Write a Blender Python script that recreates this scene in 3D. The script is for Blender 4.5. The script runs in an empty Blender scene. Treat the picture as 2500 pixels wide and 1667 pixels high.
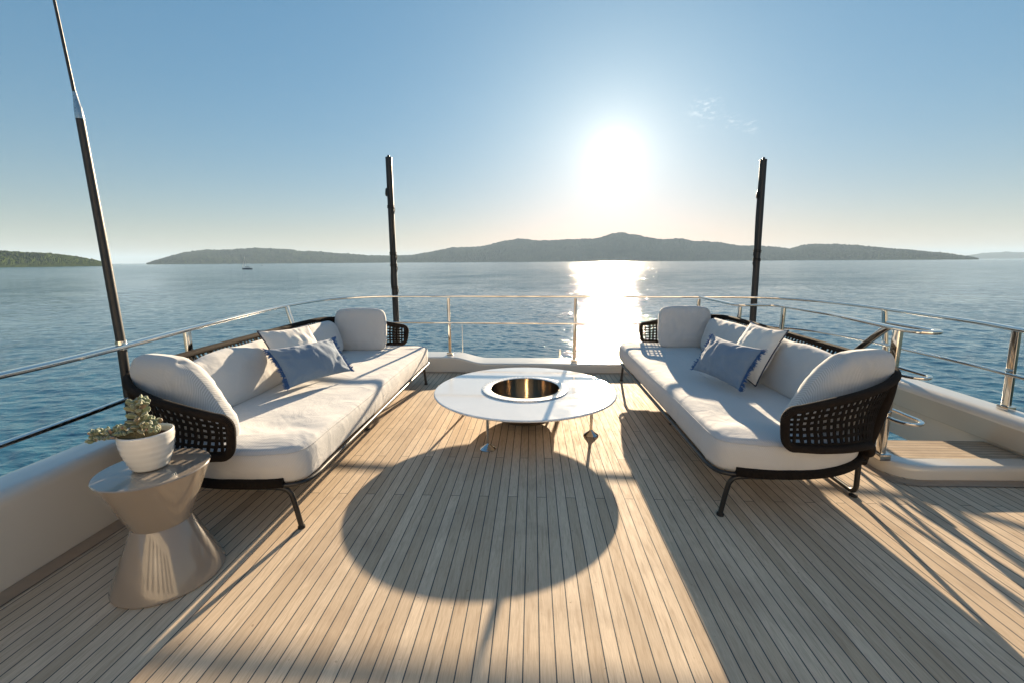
import bpy, bmesh, math, random
from mathutils import Vector, Matrix, noise as mnoise
rnd = random.Random(7)
scene = bpy.context.scene
PI = math.pi

# ------------------------------------------------------------------ camera
H = 1.5
PITCH, ROLL, YAW = math.radians(10.403), math.radians(-0.345), math.radians(-2.759)
FPX = 1065.0                      # focal length in pixels of a 2500 px wide frame
def cam_axes():
    f = Vector((math.sin(YAW)*math.cos(PITCH), math.cos(YAW)*math.cos(PITCH), -math.sin(PITCH)))
    r = Vector((math.cos(YAW), -math.sin(YAW), 0.0)); u = r.cross(f)
    return (math.cos(ROLL)*r + math.sin(ROLL)*u, -math.sin(ROLL)*r + math.cos(ROLL)*u, f)
R_, U_, F_ = cam_axes()
cd = bpy.data.cameras.new('camera'); cam = bpy.data.objects.new('camera', cd)
scene.collection.objects.link(cam); scene.camera = cam
cd.sensor_width = 36.0; cd.lens = FPX/2500*36.0; cd.clip_start = 0.05; cd.clip_end = 90000
cam.matrix_world = Matrix(((R_.x, U_.x, -F_.x, 0), (R_.y, U_.y, -F_.y, 0), (R_.z, U_.z, -F_.z, H), (0, 0, 0, 1)))
def pix_dir(x, y):
    return (F_ + R_*((x-1250)/FPX) - U_*((y-833.5)/FPX)).normalized()

# ------------------------------------------------------------------ sky, sun, exposure
SUN_EL, SUN_AZ = math.radians(12.5), math.radians(9.84)      # azimuth from +Y towards +X
SUN = Vector((math.sin(SUN_AZ)*math.cos(SUN_EL), math.cos(SUN_AZ)*math.cos(SUN_EL), math.sin(SUN_EL)))
world = bpy.data.worlds.new('World'); scene.world = world; world.use_nodes = True
wn, wl = world.node_tree.nodes, world.node_tree.links
wn.clear()
wout = wn.new('ShaderNodeOutputWorld')
bg = wn.new('ShaderNodeBackground'); bg.inputs['Strength'].default_value = 0.05
sky = wn.new('ShaderNodeTexSky'); sky.sky_type = 'NISHITA'; sky.sun_disc = False
sky.sun_elevation = SUN_EL; sky.sun_rotation = SUN_AZ
sky.altitude = 0; sky.air_density = 1.15; sky.dust_density = 0.5; sky.ozone_density = 2.2
# tone of this evening's sky: cool tint, with the glare near the sun held back
def vm(op, a, b):
    n = wn.new('ShaderNodeVectorMath'); n.operation = op
    for i, v in enumerate((a, b)):
        if isinstance(v, (tuple, list)): n.inputs[i].default_value = v
        else: wl.new(v, n.inputs[i])
    return n.outputs[0]
gam = wn.new('ShaderNodeGamma'); gam.inputs[1].default_value = .6; wl.new(sky.outputs[0], gam.inputs[0])
K_ = .06
sxyz = wn.new('ShaderNodeSeparateXYZ'); tcs = wn.new('ShaderNodeTexCoord')
wl.new(tcs.outputs['Generated'], sxyz.inputs[0])
def wmath(op, a, b=None):
    n = wn.new('ShaderNodeMath'); n.operation = op
    for i, v in enumerate((a, b)):
        if v is None: continue
        if isinstance(v, (int, float)): n.inputs[i].default_value = v
        else: wl.new(v, n.inputs[i])
    return n.outputs[0]
low = wmath('EXPONENT', wmath('MULTIPLY', wmath('ABSOLUTE', sxyz.outputs[2]), -1/.13))
tmix = wn.new('ShaderNodeMix'); tmix.data_type = 'RGBA'; wl.new(low, tmix.inputs[0])
tmix.inputs[6].default_value = (.40, .88, 1.27, 1); tmix.inputs[7].default_value = (1.02, 1.08, .92, 1)
tint = vm('MULTIPLY', gam.outputs[0], tmix.outputs[2])
soft = vm('DIVIDE', tint, vm('ADD', vm('MULTIPLY', tint, (.02, .09, .08)), (1, 1, 1)))
wl.new(soft, bg.inputs['Color'])
# the sun itself with its aureole: added in the sky around the sun's own direction
tc = wn.new('ShaderNodeTexCoord')
dot = wn.new('ShaderNodeVectorMath'); dot.operation = 'DOT_PRODUCT'
nrm = wn.new('ShaderNodeVectorMath'); nrm.operation = 'NORMALIZE'
wl.new(tc.outputs['Generated'], nrm.inputs[0]); wl.new(nrm.outputs[0], dot.inputs[0]); dot.inputs[1].default_value = SUN
def wmath(op, a, b=None):
    n = wn.new('ShaderNodeMath'); n.operation = op
    for i, v in enumerate((a, b)):
        if v is None: continue
        if isinstance(v, (int, float)): n.inputs[i].default_value = v
        else: wl.new(v, n.inputs[i])
    return n.outputs[0]
ang = wmath('ARCCOSINE', wmath('MINIMUM', dot.outputs['Value'], 0.999999))
deg = wmath('MULTIPLY', ang, 180/PI)
g1 = wmath('MULTIPLY', wmath('EXPONENT', wmath('MULTIPLY', wmath('POWER', deg, 2.0), -1/.85**2)), 2.5)
g2 = wmath('MULTIPLY', wmath('EXPONENT', wmath('MULTIPLY', deg, -1/2.4)), 0.19)
g3 = wmath('MULTIPLY', wmath('EXPONENT', wmath('MULTIPLY', deg, -1/11.0)), 0.08)
gs = wmath('ADD', wmath('ADD', g1, g2), g3)
# a few tiny wisps of cloud to the right of the sun
wz = wn.new('ShaderNodeTexNoise'); wm_ = wn.new('ShaderNodeMapping'); wl.new(tc.outputs['Generated'], wm_.inputs[0])
wm_.inputs['Scale'].default_value = (1, 1, 2.6); wl.new(wm_.outputs[0], wz.inputs['Vector'])
wz.inputs['Scale'].default_value = 75; wz.inputs['Detail'].default_value = 5; wz.inputs['Roughness'].default_value = .62
wr = wn.new('ShaderNodeMapRange'); wl.new(wz.outputs['Fac'], wr.inputs[0])
for i_, v_ in enumerate((.50, .72, 0, .12)): wr.inputs[i_+1].default_value = v_
blob = None
for (px_, py_, wd_) in ((1722, 268, .9), (1782, 303, .5), (1832, 309, .4)):
    dd = wn.new('ShaderNodeVectorMath'); dd.operation = 'DOT_PRODUCT'; wl.new(nrm.outputs[0], dd.inputs[0]); dd.inputs[1].default_value = pix_dir(px_, py_)
    e_ = wmath('EXPONENT', wmath('MULTIPLY', wmath('SUBTRACT', 1.0, dd.outputs['Value']), -1/(math.radians(wd_)**2)))
    blob = e_ if blob is None else wmath('ADD', blob, e_)
gs = wmath('ADD', gs, wmath('MULTIPLY', blob, wr.outputs[0]))
bg2 = wn.new('ShaderNodeBackground'); bg2.inputs['Color'].default_value = (1.0, 0.86, 0.68, 1)
wl.new(gs, bg2.inputs['Strength'])
add = wn.new('ShaderNodeAddShader')
wl.new(bg.outputs[0], add.inputs[0]); wl.new(bg2.outputs[0], add.inputs[1]); wl.new(add.outputs[0], wout.inputs['Surface'])
sl = bpy.data.lights.new('sun', 'SUN'); sl.energy = 3.9; sl.angle = math.radians(0.53); sl.color = (1.0, 0.79, 0.54)
so = bpy.data.objects.new('sun', sl); scene.collection.objects.link(so)
so.rotation_euler = (-SUN).to_track_quat('-Z', 'Y').to_euler(); so.location = (0, 0, 30)
vs = scene.view_settings
scene.display_settings.display_device = 'sRGB'
vs.view_transform = 'Standard'; vs.look = 'None'; vs.exposure = 2.12; vs.gamma = 1.0; vs.use_curve_mapping = False
scene.render.engine = 'CYCLES'
cy = scene.cycles
cy.use_denoising = True
cy.max_bounces = 8; cy.diffuse_bounces = 4; cy.glossy_bounces = 5; cy.volume_bounces = 1; cy.transparent_max_bounces = 8
cy.sample_clamp_indirect = 6.0; cy.caustics_reflective = False; cy.caustics_refractive = False

# ------------------------------------------------------------------ helpers
COL = scene.collection
def tag(o, label=None, cat=None, group=None, kind=None):
    if label: o['label'] = label
    if cat: o['category'] = cat
    if group: o['group'] = group
    if kind: o['kind'] = kind
    return o
def empty(name, loc, label, cat, group=None):
    o = bpy.data.objects.new(name, None); COL.objects.link(o); o.location = loc; o.empty_display_size = 0.1
    return tag(o, label, cat, group)
class MB:
    """collects verts / faces / uvs in WORLD coordinates, builds one mesh object"""
    def __init__(s): s.v = []; s.f = []; s.uv = {}
    def quadgrid(s, rows, closed_u=False, closed_v=False, uvf=None, flip=False):
        b = len(s.v); n = len(rows); m = len(rows[0])
        for r in rows: s.v.extend([Vector(p) for p in r])
        for i in range(n if closed_v else n-1):
            for j in range(m if closed_u else m-1):
                i2, j2 = (i+1) % n, (j+1) % m
                q = (b+i*m+j, b+i*m+j2, b+i2*m+j2, b+i2*m+j)
                if flip: q = q[::-1]
                s.f.append(q)
                if uvf:
                    c = [uvf(i, j), uvf(i, j+1), uvf(i+1, j+1), uvf(i+1, j)]
                    s.uv[len(s.f)-1] = c[::-1] if flip else c
        return b
    def poly(s, pts, flip=False):
        b = len(s.v); s.v.extend([Vector(p) for p in pts])
        idx = list(range(b, b+len(pts)))
        s.f.append(tuple(idx[::-1] if flip else idx))
    def tube(s, pts, r, n=10, closed=False, cap=True, flat=None, up=None, uscale=1.0):
        """round tube, or flat=(w,h) rounded-rectangle bar with 'up' axis"""
        pts = [Vector(p) for p in pts]; N = len(pts)
        tans = []
        for i in range(N):
            a = pts[(i-1) % N] if (closed or i > 0) else pts[i]
            c = pts[(i+1) % N] if (closed or i < N-1) else pts[i]
            t = (c-a); tans.append(t.normalized() if t.length > 1e-9 else Vector((0, 0, 1)))
        ref = Vector(up) if up else (Vector((0, 0, 1)) if abs(tans[0].z) < .9 else Vector((1, 0, 0)))
        rows = []; L = 0; Ls = []
        prev = None
        for i in range(N):
            t = tans[i]
            if up: x = t.cross(ref); 
            else: x = (prev - t*prev.dot(t)) if prev is not None else t.cross(ref)
            if x.length < 1e-6: x = t.orthogonal()
            x.normalize(); prev = x; y = x.cross(t).normalized()
            rr = r[i] if isinstance(r, (list, tuple)) else r
            row = []
            if flat:
                w, h = flat[0]/2, flat[1]/2; c = min(w, h)*0.55
                k = 3
                for (sx, sy, a0) in ((1, 1, 0), (-1, 1, 90), (-1, -1, 180), (1, -1, 270)):
                    for q in range(k+1):
                        a = math.radians(a0+90*q/k)
                        row.append(pts[i] + x*(sx*(w-c)+c*math.cos(a)) + y*(sy*(h-c)+c*math.sin(a)))
            else:
                for k in range(n):
                    a = 2*PI*k/n
                    row.append(pts[i] + x*(rr*math.cos(a)) + y*(rr*math.sin(a)))
            rows.append(row)
            Ls.append(L); L += (pts[(i+1) % N]-pts[i]).length
        Ls.append(L)
        m = len(rows[0])
        b = s.quadgrid(rows, True, closed, lambda i, j: (Ls[i]*uscale, j/m), flip=True)
        if cap and not closed:
            s.f.append(tuple(b+k for k in range(m))); s.f.append(tuple(b+(N-1)*m+k for k in range(m))[::-1])
    def lathe(s, prof, c, n=48, jit=None):
        """prof: list of (r,z) going up on the outside"""
        rows = [[(c[0]+max(r, 1e-4)*math.cos(2*PI*k/n), c[1]+max(r, 1e-4)*math.sin(2*PI*k/n), c[2]+z) for k in range(n)] for r, z in prof]
        s.quadgrid(rows, True, False, lambda i, j: (j/n*6, i*.1))
    def box(s, c, d, rot=None, bev=0.0):
        bm = bmesh.new(); bmesh.ops.create_cube(bm, size=1)
        M = Matrix.Translation(Vector(c)) @ (rot if rot else Matrix()) @ Matrix.Diagonal((d[0], d[1], d[2], 1))
        if bev > 0:
            bmesh.ops.scale(bm, vec=d, verts=bm.verts)
            bmesh.ops.bevel(bm, geom=bm.edges[:], offset=bev, segments=2, affect='EDGES', profile=.6)
            M = Matrix.Translation(Vector(c)) @ (rot if rot else Matrix())
        bm.verts.ensure_lookup_table(); b = len(s.v)
        s.v.extend([M @ v.co for v in bm.verts]); s.f.extend([tuple(b+v.index for v in f.verts) for f in bm.faces]); bm.free()
    def build(s, name, mat, parent=None, smooth=True, root=None, fix=True, auto=None):
        org = Vector((0, 0, 0))
        if parent is not None:
            p = parent
            while p is not None: org = org + p.location; p = p.parent
        elif root is not None: org = Vector(root)
        me = bpy.data.meshes.new(name)
        me.from_pydata([tuple(Vector(v)-org) for v in s.v], [], s.f)
        if s.uv:
            ul = me.uv_layers.new(name='UVMap')
            for pi, p in enumerate(me.polygons):
                if pi in s.uv:
                    for li, c in zip(p.loop_indices, s.uv[pi]): ul.data[li].uv = c
        if fix:
            bm = bmesh.new(); bm.from_mesh(me); bmesh.ops.remove_doubles(bm, verts=bm.verts, dist=1e-6)
            bmesh.ops.recalc_face_normals(bm, faces=bm.faces); bm.to_mesh(me); bm.free()
        me.materials.append(mat)
        for p in me.polygons: p.use_smooth = smooth
        if smooth:
            try: me.set_sharp_from_angle(angle=math.radians(auto or 40))
            except Exception: pass
        o = bpy.data.objects.new(name, me); COL.objects.link(o)
        if parent is not None: o.parent = parent
        elif root is not None: o.location = root
        return o
def smooth_path(pts, seg=6, closed=False):
    P = [Vector(p) for p in pts]; n = len(P); out = []
    rng = range(n) if closed else range(n-1)
    for i in rng:
        p0 = P[(i-1) % n] if (closed or i > 0) else P[0]*2-P[1]
        p1, p2 = P[i], P[(i+1) % n]
        p3 = P[(i+2) % n] if (closed or i < n-2) else P[-1]*2-P[-2]
        # centripetal-ish catmull rom
        for k in range(seg):
            t = k/seg
            out.append(0.5*((2*p1)+(p2-p0)*t+(2*p0-5*p1+4*p2-p3)*t*t+(3*p1-p0-3*p2+p3)*t**3))
    if not closed: out.append(P[-1])
    return out
def fillet(pts, r, k=6):
    """polyline with rounded corners"""
    P = [Vector(p) for p in pts]; out = [P[0]]
    for i in range(1, len(P)-1):
        a, b, c = P[i-1], P[i], P[i+1]
        u = (a-b); v = (c-b); rr = min(r, u.length*.45, v.length*.45)
        p, q = b+u.normalized()*rr, b+v.normalized()*rr
        for j in range(k+1):
            t = j/k; out.append(p*(1-t)**2+b*2*t*(1-t)+q*t*t)
    out.append(P[-1]); return out
def resample(pts, step):
    pts = [Vector(p) for p in pts]; L = [0]
    for a, b in zip(pts, pts[1:]): L.append(L[-1]+(b-a).length)
    n = max(2, int(L[-1]/step)); out = []; j = 0
    for i in range(n+1):
        d = L[-1]*i/n
        while j < len(pts)-2 and L[j+1] < d: j += 1
        t = (d-L[j])/max(1e-9, L[j+1]-L[j]); out.append(pts[j].lerp(pts[j+1], min(1, t)))
    return out
def fbm(p, o=4):
    return mnoise.fractal(Vector(p), 1.0, 2.0, o)

# ------------------------------------------------------------------ materials
def newmat(name):
    m = bpy.data.materials.new(name); m.use_nodes = True
    nt = m.node_tree; b = nt.nodes.get('Principled BSDF')
    return m, nt, b
class NT:
    def __init__(s, nt): s.nt = nt
    def n(s, t, **k):
        o = s.nt.nodes.new(t)
        for a, v in k.items(): setattr(o, a, v)
        return o
    def l(s, a, b): s.nt.links.new(a, b)
    def set(s, sock, v):
        if isinstance(v, (int, float, tuple, list)): sock.default_value = v
        else: s.l(v, sock)
    def m(s, op, a, b=0.0, c=None, clamp=False):
        o = s.n('ShaderNodeMath', operation=op); o.use_clamp = clamp
        s.set(o.inputs[0], a); s.set(o.inputs[1], b)
        if c is not None: s.set(o.inputs[2], c)
        return o.outputs[0]
    def mix(s, f, a, b, blend='MIX'):
        o = s.n('ShaderNodeMix', data_type='RGBA', blend_type=blend)
        s.set(o.inputs[0], f); s.set(o.inputs[6], a); s.set(o.inputs[7], b); return o.outputs[2]
    def noise(s, vec, scale, detail=3, rough=.55, dist=0.0):
        o = s.n('ShaderNodeTexNoise'); s.l(vec, o.inputs['Vector'])
        o.inputs['Scale'].default_value = scale; o.inputs['Detail'].default_value = detail
        o.inputs['Roughness'].default_value = rough; o.inputs['Distortion'].default_value = dist
        return o.outputs['Fac']
    def mapping(s, vec, scale=(1, 1, 1), rot=(0, 0, 0), loc=(0, 0, 0)):
        o = s.n('ShaderNodeMapping'); s.l(vec, o.inputs[0]); o.inputs['Scale'].default_value = scale
        o.inputs['Rotation'].default_value = rot; o.inputs['Location'].default_value = loc; return o.outputs[0]
    def ramp(s, f, stops):
        o = s.n('ShaderNodeValToRGB'); s.l(f, o.inputs[0]); e = o.color_ramp.elements
        e[0].position, e[0].color = stops[0]; e[1].position, e[1].color = stops[-1]
        for p, c in stops[1:-1]: x = e.new(p); x.color = c
        return o.outputs[0]
    def rng(s, f, a, b, c, d):
        o = s.n('ShaderNodeMapRange'); s.l(f, o.inputs[0])
        for i, v in enumerate((a, b, c, d)): o.inputs[i+1].default_value = v
        return o.outputs[0]
    def obj(s): return s.n('ShaderNodeTexCoord').outputs['Object']
    def uv(s): return s.n('ShaderNodeTexCoord').outputs['UV']
    def bump(s, h, strength, dist, normal=None):
        o = s.n('ShaderNodeBump'); s.l(h, o.inputs['Height']); o.inputs['Strength'].default_value = strength
        o.inputs['Distance'].default_value = dist
        if normal: s.l(normal, o.inputs['Normal'])
        return o.outputs[0]
def c4(r, g, b): return (r, g, b, 1)
def mat_plain(name, col, rough=.5, metal=0, noisy=0.08, scale=6, bump=0.0, coat=0, spec=.5, bscale=None):
    m, nt, b = newmat(name); N = NT(nt); o = N.obj()
    f = N.noise(o, scale, 4)
    N.l(N.mix(f, c4(*[c*(1-noisy) for c in col]), c4(*[min(1, c*(1+noisy)) for c in col])), b.inputs['Base Color'])
    N.l(N.rng(N.noise(o, scale*2.3, 3), 0.3, 0.7, rough*.85, min(1, rough*1.15)), b.inputs['Roughness'])
    b.inputs['Metallic'].default_value = metal; b.inputs['Specular IOR Level'].default_value = spec
    b.inputs['Coat Weight'].default_value = coat; b.inputs['Coat Roughness'].default_value = .05
    if bump: N.l(N.bump(N.noise(o, bscale or scale*8, 4), bump, .002), b.inputs['Normal'])
    return m
def mat_deck(name='teak_planks', along='y', pitch=.0624, off=.029, joints=True, dark=1.0, seamw=.0052):
    m, nt, b = newmat(name); N = NT(nt); o = N.obj()
    sp = N.n('ShaderNodeSeparateXYZ'); N.l(o, sp.inputs[0])
    X, Y = (sp.outputs[0], sp.outputs[1]) if along == 'y' else (sp.outputs[1], sp.outputs[0])
    u = N.m('DIVIDE', N.m('SUBTRACT', X, off), pitch); k = N.m('FLOOR', u); fu = N.m('FRACT', u)
    km = N.m('FLOORED_MODULO', k, 3.0) if False else N.m('SUBTRACT', k, N.m('MULTIPLY', N.m('FLOOR', N.m('DIVIDE', k, 3.0)), 3.0))
    yy = N.m('DIVIDE', N.m('SUBTRACT', Y, N.m('ADD', 2.603, N.m('MULTIPLY', km, .57))), 2.72)
    seg = N.m('FLOOR', yy); fy = N.m('MULTIPLY', N.m('FRACT', yy), 2.72)
    wn_ = N.n('ShaderNodeTexWhiteNoise', noise_dimensions='2D'); cx = N.n('ShaderNodeCombineXYZ')
    N.l(k, cx.inputs[0]); N.l(seg, cx.inputs[1]); N.l(cx.outputs[0], wn_.inputs['Vector']); rv = wn_.outputs['Value']
    # grain coordinates: offset per plank
    gc = N.n('ShaderNodeCombineXYZ'); N.l(N.m('MULTIPLY', X, 1.0), gc.inputs[0])
    N.l(N.m('ADD', Y, N.m('MULTIPLY', rv, 37.0)), gc.inputs[1]); N.l(N.m('MULTIPLY', rv, 11.0), gc.inputs[2])
    g1 = N.noise(N.mapping(gc.outputs[0], (1, .035, 1)), 420, 3, .6)
    g2 = N.noise(N.mapping(gc.outputs[0], (1, .09, 1)), 60, 4, .6, .6)
    g3 = N.noise(N.mapping(gc.outputs[0], (1, .6, 1)), 5, 4, .6)
    base = N.mix(rv, c4(.56*dark, .43*dark, .30*dark), c4(.79*dark, .64*dark, .475*dark))
    base = N.mix(N.m('MULTIPLY', N.rng(g1, .35, .65, 0, 1), .42), base, c4(.34*dark, .24*dark, .155*dark))
    base = N.mix(N.m('MULTIPLY', N.rng(g2, .5, .72, 0, 1), .38), base, c4(.27*dark, .18*dark, .11*dark))
    base = N.mix(N.m('MULTIPLY', N.rng(g3, .4, .75, 0, 1), .35), base, c4(.50*dark, .41*dark, .31*dark))
    st = N.noise(o, 1.7, 5, .65, .3)
    base = N.mix(N.m('MULTIPLY', N.rng(st, .50, .70, 0, 1), .48), base, c4(.33*dark, .24*dark, .17*dark))
    spots = N.noise(o, 38, 2, .5)
    base = N.mix(N.m('MULTIPLY', N.rng(spots, .72, .78, 0, 1), .5), base, c4(.2*dark, .13*dark, .08*dark))
    hw = seamw/pitch/2
    edge = N.m('MINIMUM', fu, N.m('SUBTRACT', 1.0, fu))
    seam = N.m('LESS_THAN', edge, hw)
    if joints:
        j = N.m('LESS_THAN', N.m('MINIMUM', fy, N.m('SUBTRACT', 2.72, fy)), .0022)
        seam = N.m('MAXIMUM', seam, j)
    col = N.mix(seam, base, c4(.07, .075, .08))
    N.l(col, b.inputs['Base Color'])
    rr = N.rng(g2, .3, .7, .66, .82); N.l(N.m('ADD', rr, N.m('MULTIPLY', seam, .05)), b.inputs['Roughness'])
    b.inputs['Specular IOR Level'].default_value = .18
    hgt = N.m('ADD', N.m('MULTIPLY', g1, .25), N.m('MULTIPLY', N.m('SMOOTH_MIN', edge, hw*1.6, .02), 6.0))
    N.l(N.bump(hgt, .5, .0012), b.inputs['Normal'])
    return m
def mat_fabric(name, colA, colB, scale=170, rot=.785, mode='twill', bump=.25, sheen=.25):
    """woven outdoor cloth: fine two-tone stripes with broad creases"""
    m, nt, b = newmat(name); N = NT(nt); uv = N.uv()
    w = N.n('ShaderNodeTexWave', wave_type='BANDS', bands_direction='X', wave_profile='SIN')
    N.l(N.mapping(uv, (1, 1, 1), (0, 0, rot)), w.inputs['Vector']); w.inputs['Scale'].default_value = scale/2/PI*1.0
    w.inputs['Distortion'].default_value = .25; w.inputs['Detail'].default_value = 1
    w2 = N.n('ShaderNodeTexWave', wave_type='BANDS', bands_direction='Y', wave_profile='SIN')
    N.l(uv, w2.inputs['Vector']); w2.inputs['Scale'].default_value = scale*2.2/2/PI
    f = N.m('MULTIPLY', N.rng(w.outputs['Fac'], .25, .75, 0, 1), N.rng(w2.outputs['Fac'], 0, 1, .75, 1))
    o = N.obj(); mott = N.noise(o, 9, 4)
    ca = N.mix(mott, c4(*[c*.95 for c in colA]), c4(*[c*1.04 for c in colA]))
    N.l(N.mix(f, ca, c4(*colB)), b.inputs['Base Color'])
    b.inputs['Roughness'].default_value = .9; b.inputs['Specular IOR Level'].default_value = .15
    b.inputs['Sheen Weight'].default_value = sheen; b.inputs['Sheen Roughness'].default_value = .5
    cr = N.noise(o, 4.5, 4, .55, 1.2); fine = N.noise(o, 260, 2)
    n1 = N.bump(cr, .3, .03)
    n2 = N.bump(N.m('ADD', f, N.m('MULTIPLY', fine, .8)), bump, .0012, n1)
    N.l(n2, b.inputs['Normal'])
    return m
def mat_cord(name, col=(.022, .017, .014), scale=420, warm=(.05, .036, .026)):
    m, nt, b = newmat(name); N = NT(nt); uv = N.uv()
    sp = N.n('ShaderNodeSeparateXYZ'); N.l(uv, sp.inputs[0])
    ph = N.m('MULTIPLY', N.m('ADD', sp.outputs[0], N.m('MULTIPLY', sp.outputs[1], .012)), scale)
    f = N.m('ABSOLUTE', N.m('SINE', ph))
    N.l(N.mix(N.m('MULTIPLY', f, N.noise(N.obj(), 30, 3)), c4(*col), c4(*warm)), b.inputs['Base Color'])
    b.inputs['Roughness'].default_value = .85; b.inputs['Specular IOR Level'].default_value = .12
    N.l(N.bump(N.m('POWER', f, .6), .9, .004), b.inputs['Normal'])
    return m
M = {}
M['deck'] = mat_deck()
M['margin'] = mat_deck('teak_margin', 'x', .09, .02, False, .82, .003)
M['platform'] = mat_deck('teak_platform', 'x', .046, 3.09, False, .8, .004)
M['white_paint'] = mat_plain('gloss_white_gelcoat', (.66, .625, .565), .22, 0, .03, 2, 0, .6)
M['bounce_paint'] = mat_plain('bounce_wall_paint', (.60, .55, .48), .4, 0, .03, 2)  # paint of the added bounce surface behind the camera
M['chrome'] = mat_plain('polished_steel', (.66, .65, .63), .09, 1.0, .04, 30)
M['black_metal'] = mat_plain('black_powder_coat', (.012, .012, .013), .38, 0, .15, 40, .15, 0)
M['carbon'] = mat_plain('dark_pole_paint', (.018, .019, .022), .5, 0, .2, 20)
M['cable'] = mat_plain('black_cord', (.012, .011, .01), .8, 0, .2, 60)
M['alu'] = mat_plain('brushed_aluminium', (.55, .54, .52), .3, 1, .1, 60)
M['cord'] = mat_cord('woven_rope_dark', (.010, .008, .007), 420, (.022, .017, .014))
M['cordwrap'] = mat_cord('rope_wrapped_rail', (.013, .010, .009), 430, (.036, .027, .021))
M['linen'] = mat_fabric('greige_twill', (.60, .595, .59), (.46, .455, .45), 290)
M['linen_side'] = mat_fabric('greige_twill_side', (.585, .58, .57), (.40, .395, .385), 270, -.785)
M['white_cloth'] = mat_fabric('white_cotton', (.70, .665, .62), (.66, .63, .59), 1400, .2, bump=.15)
M['blue_cloth'] = mat_fabric('blue_woven', (.105, .175, .28), (.25, .31, .37), 560, .785)
M['navy'] = mat_plain('navy_piping', (.018, .024, .055), .8, 0, .2, 50)
M['fringe'] = mat_plain('blue_fringe_yarn', (.04, .11, .27), .85, 0, .7, 120)
M['pot'] = mat_plain('white_ceramic', (.70, .69, .66), .16, 0, .03, 9, 0, .7)
M['soil'] = mat_plain('red_brown_soil', (.085, .03, .016), .95, 0, .4, 60, .8)
M['taupe'] = mat_plain('taupe_lacquer', (.25, .215, .18), .16, 0, .03, 4, 0, .8)

def mat_leaf():
    m, nt, b = newmat('succulent_leaf'); N = NT(nt); o = N.obj()
    gi = N.n('ShaderNodeNewGeometry').outputs['Random Per Island']
    a = N.ramp(gi, [(0, c4(.09, .13, .05)), (.35, c4(.14, .18, .09)), (.7, c4(.20, .235, .15)), (.9, c4(.24, .21, .06)), (1, c4(.24, .12, .08))])
    N.l(N.mix(N.m('MULTIPLY', N.noise(o, 180, 3), .5), a, c4(.28, .30, .22)), b.inputs['Base Color'])
    b.inputs['Roughness'].default_value = .75; b.inputs['Sheen Weight'].default_value = .5
    b.inputs['Subsurface Weight'].default_value = .25; b.inputs['Subsurface Radius'].default_value = (.006, .008, .003); b.inputs['Subsurface Scale'].default_value = .5
    N.l(N.bump(N.noise(o, 500, 2), .3, .0008), b.inputs['Normal'])
    return m
M['leaf'] = mat_leaf()
M['stem'] = mat_plain('fleshy_stem', (.20, .18, .10), .7, 0, .45, 70, .5)
def mat_tabletop():
    m, nt, b = newmat('gloss_white_stone'); N = NT(nt); o = N.obj()
    v = N.noise(o, 2.2, 6, .62, 1.2)
    N.l(N.mix(N.rng(v, .42, .62, 0, 1), c4(.79, .785, .78), c4(.82, .815, .81)), b.inputs['Base Color'])
    b.inputs['Roughness'].default_value = .10; b.inputs['Coat Weight'].default_value = 1; b.inputs['Coat Roughness'].default_value = .03
    N.l(N.rng(N.noise(o, 7, 4), .35, .7, .06, .2), b.inputs['Roughness'])
    return m
M['tabletop'] = mat_tabletop()
def mat_brushed(name, col, rough, aniso=.8):
    m, nt, b = newmat(name); N = NT(nt); o = N.obj()
    b.inputs['Metallic'].default_value = 1
    st = N.noise(N.mapping(o, (1, 1, 60)), 8, 3, .7)
    N.l(N.mix(st, c4(*[c*.8 for c in col]), c4(*col)), b.inputs['Base Color'])
    b.inputs['Roughness'].default_value = rough; b.inputs['Anisotropic'].default_value = aniso; b.inputs['Anisotropic Rotation'].default_value = .25
    tg = N.n('ShaderNodeTangent', direction_type='RADIAL', axis='Z'); N.l(tg.outputs[0], b.inputs['Tangent'])
    return m
M['drum'] = mat_brushed('brushed_steel_drum', (.30, .25, .19), .22, .9)
M['bowl'] = mat_plain('dark_steel_bowl', (.16, .135, .11), .35, .9, .1, 20)
M['ring'] = mat_plain('satin_steel_ring', (.72, .71, .70), .28, .85, .03, 30)
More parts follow.
